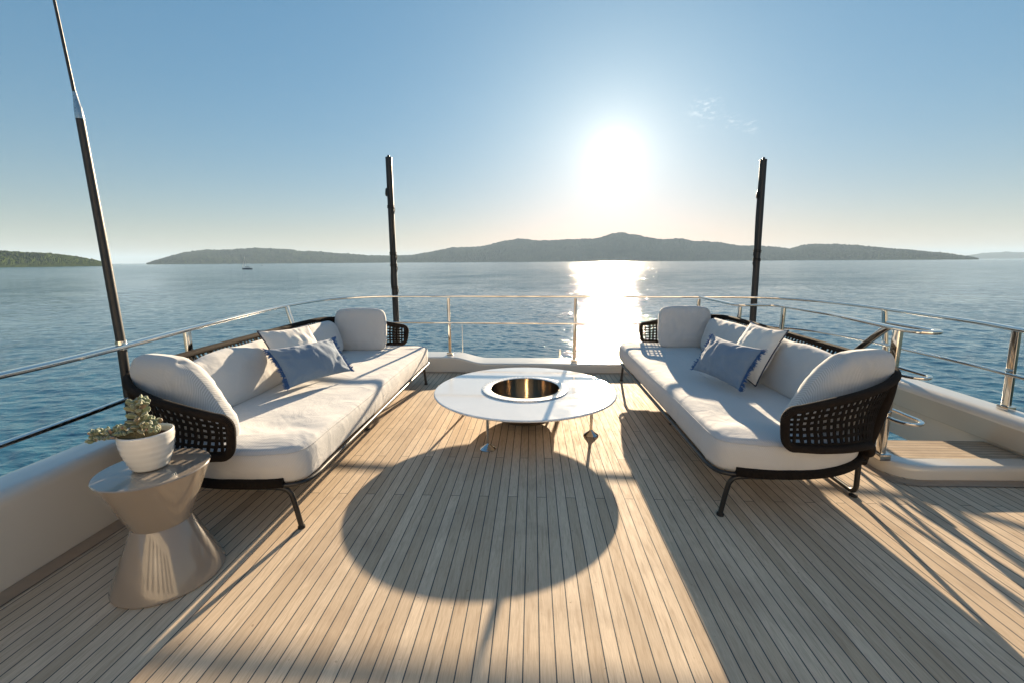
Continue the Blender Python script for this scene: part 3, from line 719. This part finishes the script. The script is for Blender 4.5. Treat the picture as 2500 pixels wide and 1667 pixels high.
# ------------------------------------------------------------------ sofas
LEN = 3.08
def sofa(side, X0, Y0, label, seed, ks=1.0):
    rs = random.Random(seed)
    T = lambda p: Vector((X0+side*p[0]*ks, Y0+p[1], p[2]))
    TT = lambda L: [T(p) for p in L]
    root = empty('sofa', (X0+side*.55, Y0+LEN/2, 0), label, 'sofa', 'pair of long woven-rope sofas facing each other')
    def mirY(L): return [(x, LEN-y, z) for x, y, z in L][::-1]
    # seat outline (counter clockwise from the front near corner going round the near end)
    near = [(0, .35, 0), (0, .16, 0), (.03, .055, 0), (.12, .012, 0), (.3, -.012, 0), (.5, -.01, 0), (.7, .035, 0), (.88, .13, 0), (.99, .24, 0), (1.03, .4, 0), (1.035, .6, 0)]
    outl = smooth_path(near+[(1.035, 1.1, 0), (1.035, 1.98, 0)]+mirY(near)+[(0, 1.9, 0), (0, 1.2, 0)], 5, True)
    # frame
    mb = MB(); mb.tube([T((p.x+(.006 if p.x < .3 else 0), p.y, .283)) for p in outl], .0135, 10, closed=True); mb.build('frame', M['black_metal'], root)
    for L in (near[3:10], mirY(near)[1:8]):
        mb = MB(); pth = [T((p.x, p.y, .302)) for p in smooth_path(L, 5)]; mb.tube(pth, .02, flat=(.05, .052), up=(0, 0, 1)); mb.build('frame_wrap', M['cord'], root)
    # slatted base under the cushion
    mb = MB()
    for k in range(14):
        y = .2+k*(LEN-.4)/13
        mb.tube(TT([(.03, y, .298), (1.0, y, .298)]), .01, flat=(.05, .006), up=(0, 0, 1))
    mb.build('webbing', M['cable'], root)
    # legs
    for near_end in (True, False):
        q = [(.067, .05, .012), (.085, .035, .17), (.1, .026, .235), (.15, .018, .266), (.34, .006, .272)]
        if not near_end: q = [(x, LEN-y, z) for x, y, z in q]
        mb = MB(); mb.tube(smooth_path(TT(q), 6), .0145, 12); lg = mb.build('leg', M['black_metal'], root)
        f = MB(); c = T((q[0][0], q[0][1], 0)); f.lathe([(0, 0), (.02, 0), (.021, .01), (.017, .018), (0, .018)], c, 16); f.build('foot', M['cable'], lg)
    for pth in (fillet([(1.04, .29, .3), (1.045, .285, .028), (1.045, LEN-.285, .028), (1.04, LEN-.29, .3)], .06, 6), fillet([(.2, LEN/2, .29), (.235, LEN/2, .028), (.96, LEN/2, .028), (1.0, LEN/2, .29)], .06, 6)):
        mb = MB(); mb.tube(TT(pth), .0155, 12); lg = mb.build('leg', M['black_metal'], root)
        for e in (4, -5):
            c = T(pth[e]); f = MB(); f.lathe([(0, 0), (.024, 0), (.024, .012), (0, .016)], (c.x, c.y, 0), 14); f.build('foot', M['cable'], lg)
    # back and arm frame: top and bottom lines of the woven wrap
    top = [(.40, -.085, .715), (.55, -.07, .745), (.75, -.03, .78), (.95, .06, .81), (1.09, .17, .835), (1.17, .32, .85), (1.20, .5, .855), (1.205, .8, .86)]
    bot = [(.42, -.075, .485), (.55, -.065, .475), (.72, -.025, .465), (.87, .05, .45), (.965, .125, .42), (1.02, .19, .345), (1.05, .3, .312), (1.06, .5, .31), (1.06, .8, .31)]
    topL = smooth_path(top+[(1.205, LEN/2, .862)]+mirY(top), 8); botL = smooth_path(bot+[(1.06, LEN/2, .31)]+mirY(bot), 8)
    n = len(topL)
    def nose(t, b, sgn):
        t, b = Vector(t), Vector(b)
        return [t+Vector((-.055, 0, -.012)), t+Vector((-.085, 0, -.05)), (t+b)/2+Vector((-.09, 0, 0)), b+Vector((-.085, 0, .045)), b+Vector((-.05, 0, .006))]
    border = list(topL)+smooth_path([topL[-1]]+nose(topL[-1], botL[-1], 1)+[botL[-1]], 4)[1:-1]+list(botL[::-1])+smooth_path([botL[0]]+nose(topL[0], botL[0], 1)[::-1]+[topL[0]], 4)[1:-1]
    mb = MB(); mb.tube([T(p) for p in border], .0235, 14, closed=True); mb.build('back_frame', M['cordwrap'], root)
    # woven panel: warp + weft bands following the surface between the two lines, bulging outward slightly
    tL = resample(topL, .01); bL = resample(botL, (sum((a-b).length for a, b in zip(botL, botL[1:])))/(len(tL)-1)+1e-9)
    nn = min(len(tL), len(bL))
    cx, cy_ = .35, LEN/2
    def surf(i, v):
        i = max(0, min(nn-1.001, i)); i0 = int(i); fr = i-i0
        a = tL[i0].lerp(tL[min(nn-1, i0+1)], fr); b = bL[i0].lerp(bL[min(nn-1, i0+1)], fr)
        p = b.lerp(a, v); bulge = -.03*math.sin(v*PI)*(1 if True else 0)
        # pull the middle of the band inwards (towards the seat) a little near the top, flared look
        bl = sm((p.x-.85)/.3); d = Vector((bl+.15, -(1-bl) if p.y < LEN/2 else (1-bl), 0))
        d.normalize(); return p+d*bulge
    pitch = 4.3
    mb = MB()
    k = 1.5; idx = 0
    nose_ext = [(-.045), (-.075)]
    while k < nn-2:
        jt = rs.uniform(-.5, .5)
        pts = [surf(k+jt+(.25*math.sin(v*9+idx)), v/8) for v in range(9)]
        tn = (surf(k+1, .5)-surf(k-1, .5)).normalized()
        off = .004*(1 if idx % 2 else -1)
        mb.tube([T(p) for p in pts], .009, flat=(.021, .006), up=None if False else (T(tn)-T((0, 0, 0))).cross(Vector((0, 0, 1))))
        k += pitch; idx += 1
    rowsN = 7
    for r in range(rowsN):
        v = (r+.7)/(rowsN+.4)
        pts = [surf(i, v+.008*math.sin(i*1.3+r))+Vector((0, 0, 0)) for i in range(0, nn, 3)]
        # nose extension so the bands reach the rounded arm ends
        pts = [pts[0]+Vector((-.085*math.sin(PI*min(1, max(.15, v))), 0, 0))]+pts+[pts[-1]+Vector((-.085*math.sin(PI*min(1, max(.15, v))), 0, 0))]
        mb.tube([T(p) for p in pts], .009, flat=(.006, .0175), up=(0, 0, 1))
    for sgn, i0 in ((0, 0), (1, nn-1)):
        for q, hh in ((.035, .1), (.068, .2)):
            a, b = surf(i0, 1-hh*.3)+Vector((-q, 0, 0)), surf(i0, hh*.3)+Vector((-q, 0, 0))
            mb.tube([T(a), T(b)], .009, flat=(.018, .006), up=(0, 1, 0))
    mb.build('woven_panel', M['cord'], root)
    # wrapped uprights at the rear corners linking frame and wrap
    for yy in (False, True):
        for q, rr in (([(1.025, .25, .262), (1.02, .225, .34), (1.03, .21, .44), (1.055, .205, .56), (1.085, .2, .70), (1.115, .22, .82)], .030),
                      ([(1.035, .29, .27), (1.045, .275, .36), (1.07, .27, .52), (1.11, .275, .68), (1.15, .285, .83)], .024),
                      ([(1.04, .37, .28), (1.06, .36, .40), (1.09, .355, .55), (1.14, .36, .72), (1.18, .37, .84)], .018)):
            if yy: q = [(x, LEN-y, z) for x, y, z in q]
            mb = MB(); mb.tube(smooth_path(TT(q), 4), rr, 12); mb.build('upright', M['cordwrap'], root)
    for y in (1.0, LEN/2, LEN-1.0):
        mb = MB(); mb.tube(TT([(1.03, y, .28), (1.08, y, .38), (1.15, y, .6), (1.21, y, .85)]), .012, 8)
        mb.build('back_strut', M['black_metal'], root)
    # ---- seat cushion
    C0, C1 = Vector((.5, .62, 0)), Vector((.5, LEN-.62, 0))
    def cen(p):
        y = max(C0.y, min(C1.y, p.y)); return Vector((.5, y, 0))
    inner = [Vector((min(p.x, .985)+(.012 if p.x < .5 else 0), p.y, 0)) for p in outl]
    # move the back line in for the back cushions
    prof = []   # (shrink metres, z)
    zb, zt = .286, .492
    for k in range(5): a = -PI/2+PI/2*k/4; prof.append((.004+.028-.034*math.cos(a), zb+.045+.045*math.sin(a)))
    prof.append((-.012, (zb+zt)/2))
    for k in range(6): a = PI/2*k/5; prof.append((.055-.062*math.cos(a), zt-.062+.06*math.sin(a)))
    mb = MB(); rows = []; rowmeta = []
    def ring(sh, z, frac=None):
        row = []
        for p in inner:
            c = cen(p); d = c-p; L = d.length
            q = p+d*(min(.95, sh/L) if frac is None else frac); row.append(Vector((q.x, q.y, z)))
        return row
    rows = [ring(.18, zb+.004)] + [ring(s_, z) for s_, z in prof]
    for fr in (.2, .3, .4, .5, .6, .7, .8, .9, .97, 1.0): rows.append(ring(0, zt+.004, fr))
    R2 = []
    dents = [(rs.uniform(.15, .7), rs.uniform(.4, LEN-.4), rs.uniform(.12, .3), rs.uniform(.004, .011)) for _ in range(7)]
    dents += [(.33, .38, .16, .014), (.25, .2, .1, -.008)]
    for ri, row in enumerate(rows):
        rr = []
        for p in row:
            z = p.z; x, y = p.x, p.y
            if ri > 6:
                w_ = min(1, (ri-6)/5)
                for (dx, dy, dr, da) in dents:
                    z -= w_*da*math.exp(-((x-dx)**2+(y-dy)**2)/dr**2)
                z += w_*.010*fbm((x*2.2, y*1.6, seed), 3)
                # gathered pull creases perpendicular to the front edge
                ed = min(x, y if y < LEN/2 else LEN-y)
                z += w_*.0075*fbm((x*3.0+seed, y*15, seed), 2)*math.exp(-((x-.12)/.18)**2)
                z += w_*.007*abs(mnoise.noise(Vector((x*18+y*7, y*10-x*3, seed*2.0))))*math.exp(-(((x-.22)/.2)**2+((y-.75)/.4)**2))*2
            else:
                k2 = .009*fbm((x*5, y*5, z*4+seed), 3)+.003*fbm((x*2, y*22, z*2+seed), 2); c = cen(p); d = (p-Vector((c.x, c.y, p.z))).normalized(); x += d.x*k2; y += d.y*k2
            rr.append(T((x, y, z)))
        R2.append(rr)
    m_ = len(inner)
    pl_ = [0]
    for a, b in zip(inner, inner[1:]+inner[:1]): pl_.append(pl_[-1]+(b-a).length)
    def uvf(i, j):
        jj = j % m_; i_ = min(i, len(R2)-1)
        if i_ >= 10:
            p = rows[i_][jj]; return (p.x, p.y)
        return (pl_[min(j, m_)], (rows[i_][jj].z)*1.2+(.0 if i_ > 0 else -.2))
    mb.quadgrid(R2, True, False, uvf)
    o = mb.build('seat_cushion', M['linen'], root); sub(o, 1)
    # piping seam line round the top edge of the seat cushion
    mb = MB(); mb.tube([R2[9][j]+Vector((0, 0, .001)) for j in range(m_)], .0028, 5, closed=True); sm_ = mb.build('seam', M['linen_side'], o)
    # ---- loose cushions that belong to the sofa
    def cush(name, c, wv, hv, W, Hh, Th, sd, mat, box=.34, rc=.16, sag=0, crown=1.0, crease=1.0, taper=0):
        ob_ = pillow(name, T(c), (T(wv)-T((0, 0, 0))), (T(hv)-T((0, 0, 0))), W, Hh, Th, sd, mat, root, boxy=box, corner=rc, sag=sag, crease=crease, taper=taper); return ob_
    lean = Vector((.30, 0, 1)).normalized()
    cush('back_cushion', (.97, 1.0, .675), (0, 1, 0), lean, 1.14, .43, .17, seed+1, M['linen'], rc=.2, sag=.012)
    cush('back_cushion', (.97, 2.12, .675), (0, 1, 0), lean, 1.08, .43, .17, seed+2, M['linen'], rc=.2, sag=.012)
    # near arm cushion leaning on the near arm, far arm cushion upright
    cush('arm_cushion', (.785, .22, .72), Vector((.97, .22, .03)), Vector((.02, -.10, 1)).normalized(), .72, .50, .24, seed+3, M['linen_side'], rc=.13, box=.42, crease=1.1, taper=.31)
    cush('arm_cushion', (.745, LEN-.30, .725), (1, 0, 0), Vector((.02, .10, 1)).normalized(), .60, .50, .17, seed+4, M['linen'], rc=.13, box=.26, crease=1.2)
    return root
def sub(o, lv):
    md = o.modifiers.new('subdivision', 'SUBSURF'); md.levels = lv; md.render_levels = lv
def pillow(name, c, wv, hv, W, Hh, Th, seed, mat, parent=None, boxy=.4, corner=.1, sag=0, pinch=0.0, crease=1.0, nu=44, nv=32, uvs=1.0, taper=0):
    """plump cushion: c centre, wv/hv in-plane axes"""
    wv = Vector(wv).normalized(); hv = Vector(hv); hv = (hv-wv*hv.dot(wv)).normalized(); nv_ = wv.cross(hv).normalized(); c = Vector(c)
    mb = MB()
    def pos(i, j, s):
        u, v = -1+2*i/nu, -1+2*j/nv
        # cluster samples to the rim
        u = math.sin(u*PI/2)*.55+u*.45; v = math.sin(v*PI/2)*.55+v*.45
        # rounded-rectangle outline via squircle mapping near the corners
        e = corner
        uu, vv = u, v
        k = 1-e*(u*u*v*v)**1.6*1.0
        uu *= k; vv *= k
        # concave sides for pillows whose corners are pinched out
        if pinch:
            uu *= 1-pinch*(1-v*v)*abs(u)**2; vv *= 1-pinch*1.25*(1-u*u)*abs(v)**2
        t = ((1-abs(u)**3.0)*(1-abs(v)**3.0)) ** boxy if boxy < .5 else ((1-u*u)*(1-v*v))**boxy
        t = max(0, t)
        x, y = uu*W/2, vv*Hh/2
        if taper: x += taper*((v+1)/2)**1.2*(1-u)/2-.13*((1-v)/2)*(1+u)/2
        cr = crease*(.010*fbm((x*5+seed*3.1, y*5, s*2.0), 3)+.004*fbm((x*16, y*9+seed, s), 2))
        rim = min(1, 3*(1-max(abs(u), abs(v))))
        # radial gathers at the corners and edges
        gath = crease*.007*mnoise.noise(Vector((math.cos(math.atan2(v, u))*7+seed, math.sin(math.atan2(v, u))*7, s*3.0)))*math.exp(-((max(abs(u), abs(v))-.82)/.13)**2)
        d = s*(t*Th/2)+(cr*rim+gath*(s if True else 1))
        if sag: y -= sag*(1-u*u)*(v+1)/2*1.0+.010*crease*fbm((x*3, seed, 0), 2)*(v+1)/2
        edge = .006*crease*fbm((u*3+seed, v*3, 0), 2)*max(abs(u), abs(v))
        return c+wv*(x*(1+edge))+hv*(y*(1+edge))+nv_*d
    for s in (1, -1):
        rows = [[pos(i, j, s) for i in range(nu+1)] for j in range(nv+1)]
        mb.quadgrid(rows, uvf=lambda j, i: ((i/nu-.5)*W*uvs, (j/nv-.5)*Hh*uvs), flip=(s < 0))
    o = mb.build(name, mat, parent, root=None if parent is not None else tuple(c-Vector((0, 0, Hh/2))), auto=75)
    o['_'] = 0; del o['_']
    return o, pos, (nu, nv)
sofa(-1, -1.26, 2.17, 'long dark rope sofa with greige cushions left of the round table', 11)
sofa(1, 1.06, 2.39, 'long dark rope sofa with greige cushions beside the stairwell handrail', 23, .965)

# ------------------------------------------------------------------ throw pillows
def piped(c, wv, hv, W, Hh, Th, seed, label):
    o, pos, (nu, nv) = pillow('throw_pillow', c, wv, hv, W, Hh, Th, seed, M['white_cloth'], None, boxy=.62, corner=-.02, pinch=.07, crease=1.5)
    tag(o, label, 'throw pillow', 'white piped throw pillows')
    rim = [pos(i, 0, 1) for i in range(nu)]+[pos(nu, j, 1) for j in range(nv)]+[pos(nu-i, nv, 1) for i in range(nu)]+[pos(0, nv-j, 1) for j in range(nv)]
    mb = MB(); mb.tube(rim, .0052, 6, closed=True); mb.build('piping', M['navy'], o)
def fringed(c, wv, hv, W, Hh, Th, seed, label):
    o, pos, (nu, nv) = pillow('throw_pillow', c, wv, hv, W, Hh, Th, seed, M['blue_cloth'], None, boxy=.55, corner=-.03, pinch=.06, crease=1.7)
    tag(o, label, 'throw pillow', 'blue fringed throw pillows')
    r = random.Random(seed); cc = Vector(c); wv_ = Vector(wv).normalized()
    for sd in (0, nu):
        mb = MB()
        for k in range(230):
            j = r.uniform(0, nv); j0 = int(min(j, nv-1)); p = pos(sd, j0, 1).lerp(pos(sd, j0+1, 1), j-j0)
            out = wv_*(1 if sd else -1); L = r.uniform(.02, .038)
            q = Vector((r.uniform(-1, 1), r.uniform(-1, 1), r.uniform(-1, 1)))
            mb.tube([p-out*.004, p+out*L*.5+q*.006, p+out*L*.85+q*.016], [.0034, .0030, .0014], 5)
        mb.build('fringe', M['fringe'], o, smooth=False, fix=False)
piped((-2.00, 3.55, .75), (.33, .94, -.03), (-.27, .08, .42), .50, .48, .18, 5, 'square white throw pillow with navy piping behind the blue pillow on the left sofa')
fringed((-1.82, 3.44, .700), (.34, .94, -.03), (-.20, .10, .30), .64, .34, .16, 6, 'blue fringed lumbar pillow leaning on the white pillow on the left sofa')
piped((1.84, 3.66, .745), (-.08, .99, .0), (.22, .03, .45), .50, .48, .18, 8, 'square white throw pillow with navy piping behind the blue pillow on the right sofa')
fringed((1.57, 3.56, .695), (-.17, .98, .0), (.17, -.04, .30), .64, .34, .16, 9, 'blue fringed lumbar pillow leaning on the white pillow on the right sofa')

# ------------------------------------------------------------------ side table with succulent
SX, SY = -1.775, 1.825
st = empty('side_table', (SX, SY, 0), 'taupe lacquered hourglass side table standing at the near end of the left sofa', 'side table')
mb = MB(); mb.lathe([(0, .294), (.118, .294), (.121, .302), (.219, .548), (.222, .556), (.219, .561), (0, .562)], (SX, SY, 0), 96); mb.build('top_cone', M['taupe'], st, auto=25)
mb = MB(); mb.lathe([(0, 0.002), (.226, .002), (.229, .008), (.227, .018), (.119, .287), (.115, .294), (0, .295)], (SX, SY, 0), 96); mb.build('base_cone', M['taupe'], st, auto=25)
PX, PY, PZ = -1.79, 1.83, .5625
pt = empty('potted_succulent', (PX, PY, PZ), 'grey green succulent spilling out of a ribbed white ceramic pot on the side table', 'potted plant')
prof = [(0, 0), (.060, 0), (.066, .004)]
for k in range(20):
    t = k/19; r = .070+.037*math.sin(min(1, t**.85)*PI/2); prof.append((r+.0011*math.sin(t*38), .006+t*.166))
prof += [(.1045, .176), (.1015, .1775), (.0985, .175), (.097, .16), (.094, .12), (0, .12)]
mb = MB(); mb.lathe(prof, (PX, PY, PZ), 72); mb.build('pot', M['pot'], pt, auto=60)
mb = MB()
rows = []
for i in range(9):
    r = .0955*(i/8)
    rows.append([(PX+max(r, .0005)*math.cos(2*PI*k/36), PY+max(r, .0005)*math.sin(2*PI*k/36), PZ+.143+.006*mnoise.noise(Vector((math.cos(k*PI/18)*i*.6, math.sin(k*PI/18)*i*.6, 1)))) for k in range(36)])
mb.quadgrid(rows, True); mb.build('soil', M['soil'], pt)
rp = random.Random(4)
lf = MB(); sb_ = MB()
def leaf(base, d, L, W):
    d = Vector(d).normalized(); x = d.orthogonal().normalized(); a = rp.uniform(0, 2*PI)
    y = d.cross(x); x, y = x*math.cos(a)+y*math.sin(a), y*math.cos(a)-x*math.sin(a)
    pr_ = [(0, .22), (.18, .45), (.42, .85), (.68, 1.0), (.88, .7), (1.0, .12)]
    rows = []
    for t, w in pr_:
        rows.append([Vector(base)+d*(L*t)+x*(W*w*math.cos(2*PI*k/7))+y*(W*.55*w*math.sin(2*PI*k/7)) for k in range(7)])
    b = lf.quadgrid(rows, True); lf.f.append(tuple(b+k for k in range(7))); lf.f.append(tuple(b+5*7+k for k in range(7))[::-1])
def stem(pts, r):
    sb_.tube(smooth_path(pts, 4), r, 8)
base = Vector((PX, PY, PZ+.14))
# right-hand image direction is roughly (+.8,+.6), left is the opposite; up the picture is +Z
RV = Vector((.82, .57, 0)); BV = Vector((-.57, .82, 0))
def rosette(c, d, n, L, W, spread=1.0):
    d = Vector(d).normalized(); x = d.orthogonal().normalized(); y = d.cross(x)
    for k in range(n):
        a = 2.4*k; el = (.15+.85*k/n)*spread
        dd = d*(1-el*.75)+(x*math.cos(a)+y*math.sin(a))*el
        leaf(Vector(c)+dd*.003, dd, L*rp.uniform(.7, 1.1), W*rp.uniform(.8, 1.1))
# tall centre stem with big leaves
s0 = base-RV*.015
stem([s0, s0+Vector((0, 0, .06))-RV*.006, s0+Vector((0, 0, .12))+RV*.004, s0+Vector((0, 0, .165))-RV*.005], [.016]*4*3+[.009] if False else .012)
for k in range(34):
    t = k/33; z = .03+.14*t; p = s0+Vector((0, 0, z)); a = k*2.4
    dd = RV*math.cos(a)+BV*math.sin(a)+Vector((0, 0, .25+.5*t)); leaf(p+dd*.006, dd, rp.uniform(.034, .054), rp.uniform(.011, .016))
rosette(s0+Vector((0, 0, .165))+RV*.012, (0, 0, 1), 20, .042, .014, 1.15)
# crested fan masses, drooping to the left and a bunch at the right
def crest(c0, c1, upv, n, L, W):
    for k in range(n):
        t = k/(n-1); p = Vector(c0).lerp(Vector(c1), t)+Vector((rp.uniform(-.012, .012), rp.uniform(-.02, .02), 0.006*math.sin(t*9)))
        dd = Vector(upv)+Vector((rp.uniform(-.7, .7), rp.uniform(-.7, .7), rp.uniform(-.2, .5)))
        leaf(p, dd, L*rp.uniform(.7, 1.2), W*rp.uniform(.75, 1.2))
for k in range(12):
    t = k/11; tip = base-RV*(.03+.14*t)+Vector((0, 0, .055-.012*t))+BV*rp.uniform(-.03, .03)
    stem([base-RV*(.01+.03*t)-Vector((0, 0, .01)), base-RV*(.02+.09*t)+Vector((0, 0, .03)), tip], .009)
crest(base-RV*.05+Vector((0, 0, .06)), base-RV*.175+Vector((0, 0, .055)), (0, 0, 1), 66, .023, .0105)
crest(base-RV*.06+Vector((0, 0, .05))-BV*.03, base-RV*.175+Vector((0, 0, .035)), -BV+Vector((0, 0, .2)), 50, .022, .010)
crest(base-RV*.16+Vector((0, 0, .05)), base-RV*.178+Vector((0, 0, .02)), -RV, 24, .020, .008)
for k in range(10):
    t = k/9; tip = base+RV*(-.005+.04*t)+Vector((0, 0, .085-.03*t))+BV*rp.uniform(-.035, .02)
    stem([base+RV*(.0+.02*t)-Vector((0, 0, .01)), base+RV*(.01+.04*t)+Vector((0, 0, .04)), tip], .009)
crest(base-RV*.005+Vector((0, 0, .09)), base+RV*.042+Vector((0, 0, .055)), (0, 0, 1), 46, .025, .011)
crest(base+RV*.0+Vector((0, 0, .075))-BV*.035, base+RV*.045+Vector((0, 0, .03))-BV*.02, -BV*.8+RV*.4+Vector((0, 0, .4)), 36, .024, .0105)
lf.build('leaves', M['leaf'], pt, fix=False); sb_.build('stems', M['stem'], pt)

# ------------------------------------------------------------------ boats on the water
def ground(xp, yp, z=SEA):
    d = pix_dir(xp, yp); t = (z-H)/d.z; return Vector((d.x*t, d.y*t, z))
bp_ = ground(603, 658.2); sc_ = math.hypot(bp_.x, bp_.y)/1065.0
M['hullw'] = mat_plain('boat_white', (.5, .5, .5), .4); M['hulld'] = mat_plain('boat_dark', (.06, .08, .11), .5)
def hull(mb, c, L, B, hgt, ax, sheer=.3):
    ax = Vector(ax); sd = Vector((-ax.y, ax.x, 0)); rows = []
    for i in range(15):
        t = i/14; w = B/2*(math.sin(min(1, t*1.25+.35)*PI/2) if t < .5 else math.cos((t-.5)/.5*PI/2*.98)**.6)
        z = hgt*(1+sheer*(t-.3)**2*2); rake = (t-.5)*0
        p = Vector(c)+ax*(L*(t-.5)); rows.append([p-sd*w+Vector((0, 0, z)), p-sd*w*.8-ax*0+Vector((0, 0, -.2)), p+Vector((0, 0, -.4)), p+sd*w*.8+Vector((0, 0, -.2)), p+sd*w+Vector((0, 0, z)), p+Vector((0, 0, z*1.05))])
    b = mb.quadgrid(rows, True); m_ = 6
    mb.f.append(tuple(b+k for k in range(m_))); mb.f.append(tuple(b+14*m_+k for k in range(m_))[::-1])
ax = Vector((-.93, .37, 0)); Ls = 29*sc_
sb = empty('sailboat', bp_, 'sailing boat with bare mast and furled sail far off before the island', 'sailboat')
mb = MB(); hull(mb, bp_, Ls, 4.2, 1.35, ax); mb.build('hull', M['hulld'], sb, auto=30)
mb = MB(); mb.box(bp_+ax*.8+Vector((0, 0, 1.75)), (Ls*.42, 2.2, .8), Matrix.Rotation(math.atan2(ax.y, ax.x), 4, 'Z'), .2); mb.build('cabin', M['hullw'], sb)
mh = 26.5*sc_; mp_ = bp_+ax*(Ls*.12)
mb = MB(); mb.tube([mp_+Vector((0, 0, 1)), mp_+Vector((0, 0, mh))], .14, 8); mb.build('mast', M['alu'], sb)
mb = MB(); mb.tube([mp_+Vector((0, 0, 3.3)), mp_-ax*(Ls*.4)+Vector((0, 0, 3.0))], [.5, .3], 8); mb.build('boom', M['hulld'], sb)
mb = MB(); mb.tube([mp_+Vector((0, 0, mh*.97)), bp_+ax*(Ls*.47)+Vector((0, 0, 1.6))], [.07, .28], 6); mb.build('furled_jib', M['hullw'], sb)
mb = MB(); mb.tube([mp_+Vector((0, 0, mh)), bp_-ax*(Ls*.47)+Vector((0, 0, 1.4))], .035, 5); mb.build('stay', M['alu'], sb)
mb = MB(); q = bp_-ax*(Ls*.36)+Vector((0, 0, 3.0)); mb.box(q, (3.2, 2.8, .18), Matrix.Rotation(math.atan2(ax.y, ax.x), 4, 'Z'), .05)
for a_, b__ in ((1, 1), (1, -1), (-1, 1), (-1, -1)): mb.tube([q+ax*1.4*a_+Vector((-ax.y, ax.x, 0))*1.2*b__, q+ax*1.4*a_+Vector((-ax.y, ax.x, 0))*1.2*b__-Vector((0, 0, 1.7))], .05, 5)
mb.build('bimini', M['hulld'], sb)
b2p = ground(640, 649.2); s2 = math.hypot(b2p.x, b2p.y)/1065
db = empty('motorboat', b2p, 'tiny dark motorboat far off right of the sailing boat', 'motorboat')
mb = MB(); hull(mb, b2p, 5.2*s2, 2.6, .9, Vector((-1, .1, 0)).normalized()); mb.build('hull', M['hulld'], db, auto=30)
mb = MB(); mb.box(b2p+Vector((.3, 0, 1.4)), (2.4, 1.6, 1.1), None, .3); mb.build('cabin', M['hulld'], db)
